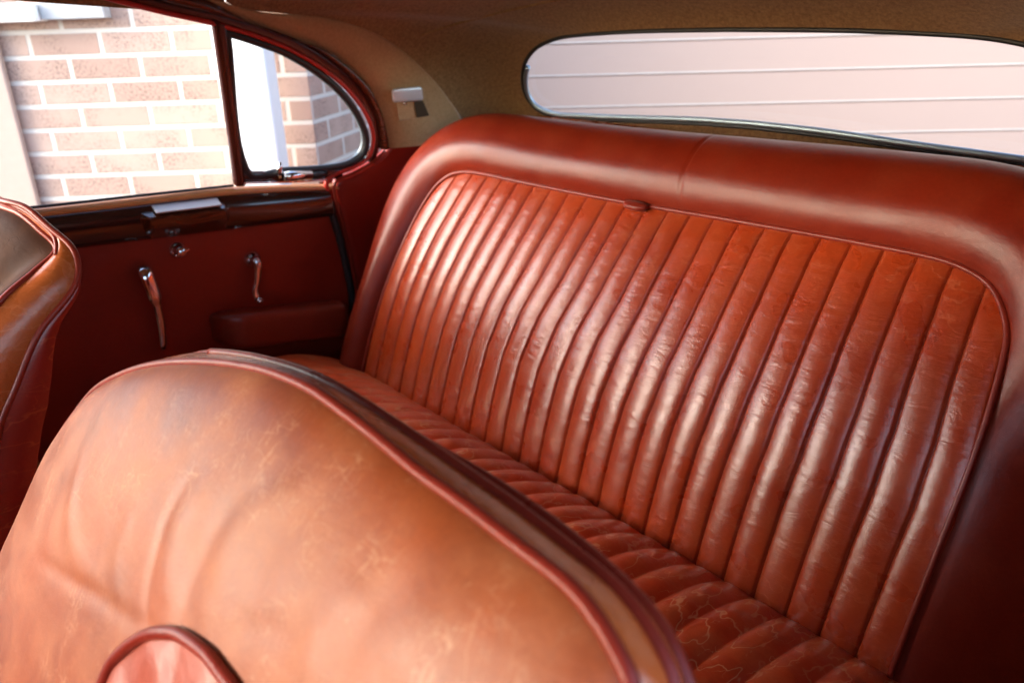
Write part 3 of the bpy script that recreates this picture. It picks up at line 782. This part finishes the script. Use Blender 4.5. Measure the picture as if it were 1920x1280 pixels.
# pleated inset low on the face
ipx = [(205, 1285), (222, 1250), (250, 1215), (282, 1192), (312, 1184), (345, 1190), (378, 1212), (408, 1245), (436, 1290)]
iuv = [fuv(x, y, .044) for x, y in ipx[1:-1]]
a0, a1 = np.array(iuv[0]), np.array(iuv[-1])
iuv = [tuple(a0+np.array((.0, -.14))), tuple(a0+np.array((-.006, -.06)))]+iuv+[tuple(a1+np.array((.05, -.002))), tuple(a1+np.array((.10, -.022))), tuple(a1+np.array((.13, -.075))), tuple(a1+np.array((.13, -.16)))]
IL = resample(iuv, 120); ib = resample([IL[-1], tuple((IL[-1]+IL[0])/2+np.array((0, -.03))), IL[0]], 40)[1:-1]
ILc = np.vstack([IL, ib]); ic = ILc.mean(0)
rows = []
for r in np.linspace(0, 1, 40):
    row = []
    for j, p in enumerate(ILc):
        q = ic+(p-ic)*r; a = math.atan2(q[1]-ic[1], q[0]-ic[0])
        hh = .0012+.0030*max(0, 1-r**6)**.5
        w = max(0, min(1, (r-.05)/.4))
        hh += w*(.0022*math.sin(a*9+3*nz(q[0]*30, q[1]*30, 0))+.0016*nz(q[0]*50, q[1]*18, 2))*max(0, 1-r**12)
        row.append(onface(q[0], q[1], max(hh, .0006)))
    rows.append(row)
ins = build('inset_panel', *grid(rows, closed_u=True), M['inset'], near)
build('inset_piping', *tube([onface(u, v, .0030) for u, v in ILc], .0042, 12, True), M['pipe_front'], ins)
# seat base under
vs, fs = box(.56, 1.22, -1.15, -.78, -.45, -.12); bevel(build('seat_base', vs, fs, M['seat_tan'], near, smooth=False), .04, 4)

# ---------------------------------------------------------------- far front seat
far = thing('front_seat', 'dark brown leather front seat edge beside the door at the left', 'car seat', (.05, -.75, -.45))
def xs(px, X): return onplane(px[0], px[1], (1, 0, 0), X)
outer = [xs((0, 375), .12), xs((48, 389), .165), xs((92, 426), .205), xs((136, 466), .24), xs((147, 507), .255), xs((136, 544), .262), xs((73, 624), .268), xs((29, 727), .27), xs((0, 800), .27)]
pre = [np.array(q) for q in ((-.15, -.74, -.05), (-.15, -.68, .12), (-.145, -.62, .30), (-.12, -.585, .42), (-.06, -.575, .472), (.03, -.575, .481))]
post = [np.array(q) for q in ((.27, -.70, .13), (.27, -.76, -.05))]
OLp = resample(pre+outer+post, 240)
inner = [xs((0, 387), .11), xs((37, 401), .15), xs((73, 430), .185), xs((106, 467), .215), xs((66, 508), .232), xs((0, 566), .245)]
pre2 = [np.array(q)+np.array((.0, -.05, -.005)) for q in ((-.14, -.74, -.05), (-.14, -.68, .12), (-.135, -.62, .29), (-.11, -.585, .41), (-.05, -.555, .468), (.03, -.545, .480))]
post2 = [np.array(q) for q in ((.25, -.70, .30), (.255, -.78, .12), (.255, -.83, -.05))]
ILp = resample(pre2+inner+post2, 240)
def lay(Ap, Bp, n, bul):
    rows = []
    for t in np.linspace(0, 1, n):
        rows.append([a*(1-t)+b*t+bul*math.sin(math.pi*t)*np.array((1, .2, .4))*(1 if a[0] > .1 else 0) for a, b in zip(Ap, Bp)])
    return rows
build('side_boxing', *grid(lay(OLp, ILp, 12, .008)), M['far_box'], far)
build('rear_piping', *tube(OLp, .0042, 12), M['pipe_front'], far)
build('front_piping', *tube(ILp, .0042, 12), M['pipe_front'], far)
build('middle_piping', *tube([a*.52+b*.48+np.array((.003, 0, .003)) for a, b in zip(OLp[70:150], ILp[70:150])], .003, 10), M['pipe_front'], far)
fc = np.array((.05, -.76, .12)); nf = np.array((0, -.86, .5))
rows = []
for r in np.linspace(0, 1, 50):
    rows.append([fc+(p-fc)*r+nf*.045*max(0, 1-r**3)**.6+nf*.002*nz(p[0]*9, p[2]*9, r*4)*(1-r**4) for p in ILp])
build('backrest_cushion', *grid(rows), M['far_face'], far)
rows = []
for t in np.linspace(0, 1, 8):
    row = []
    for p in OLp:
        k = min(1, max(0, (.40-p[2])/.16)); row.append(p+np.array((.003*math.sin(math.pi*t)*(1 if p[0] > .1 else -1), .050*t*k, -.004*t)))
    rows.append(row)
sh = build('rear_shell', *grid(rows), M['far_shell'], far)
rb = rows[-1]; cc = np.mean(rb, axis=0)
build('rear_panel', *grid([[p*(1-t)+cc*t for p in rb] for t in np.linspace(0, 1, 5)]), M['far_shell'], far)
vs, fs = box(-.13, .25, -1.2, -.80, -.45, -.12); bevel(build('seat_base', vs, fs, M['far_face'], far, smooth=False), .04, 4)
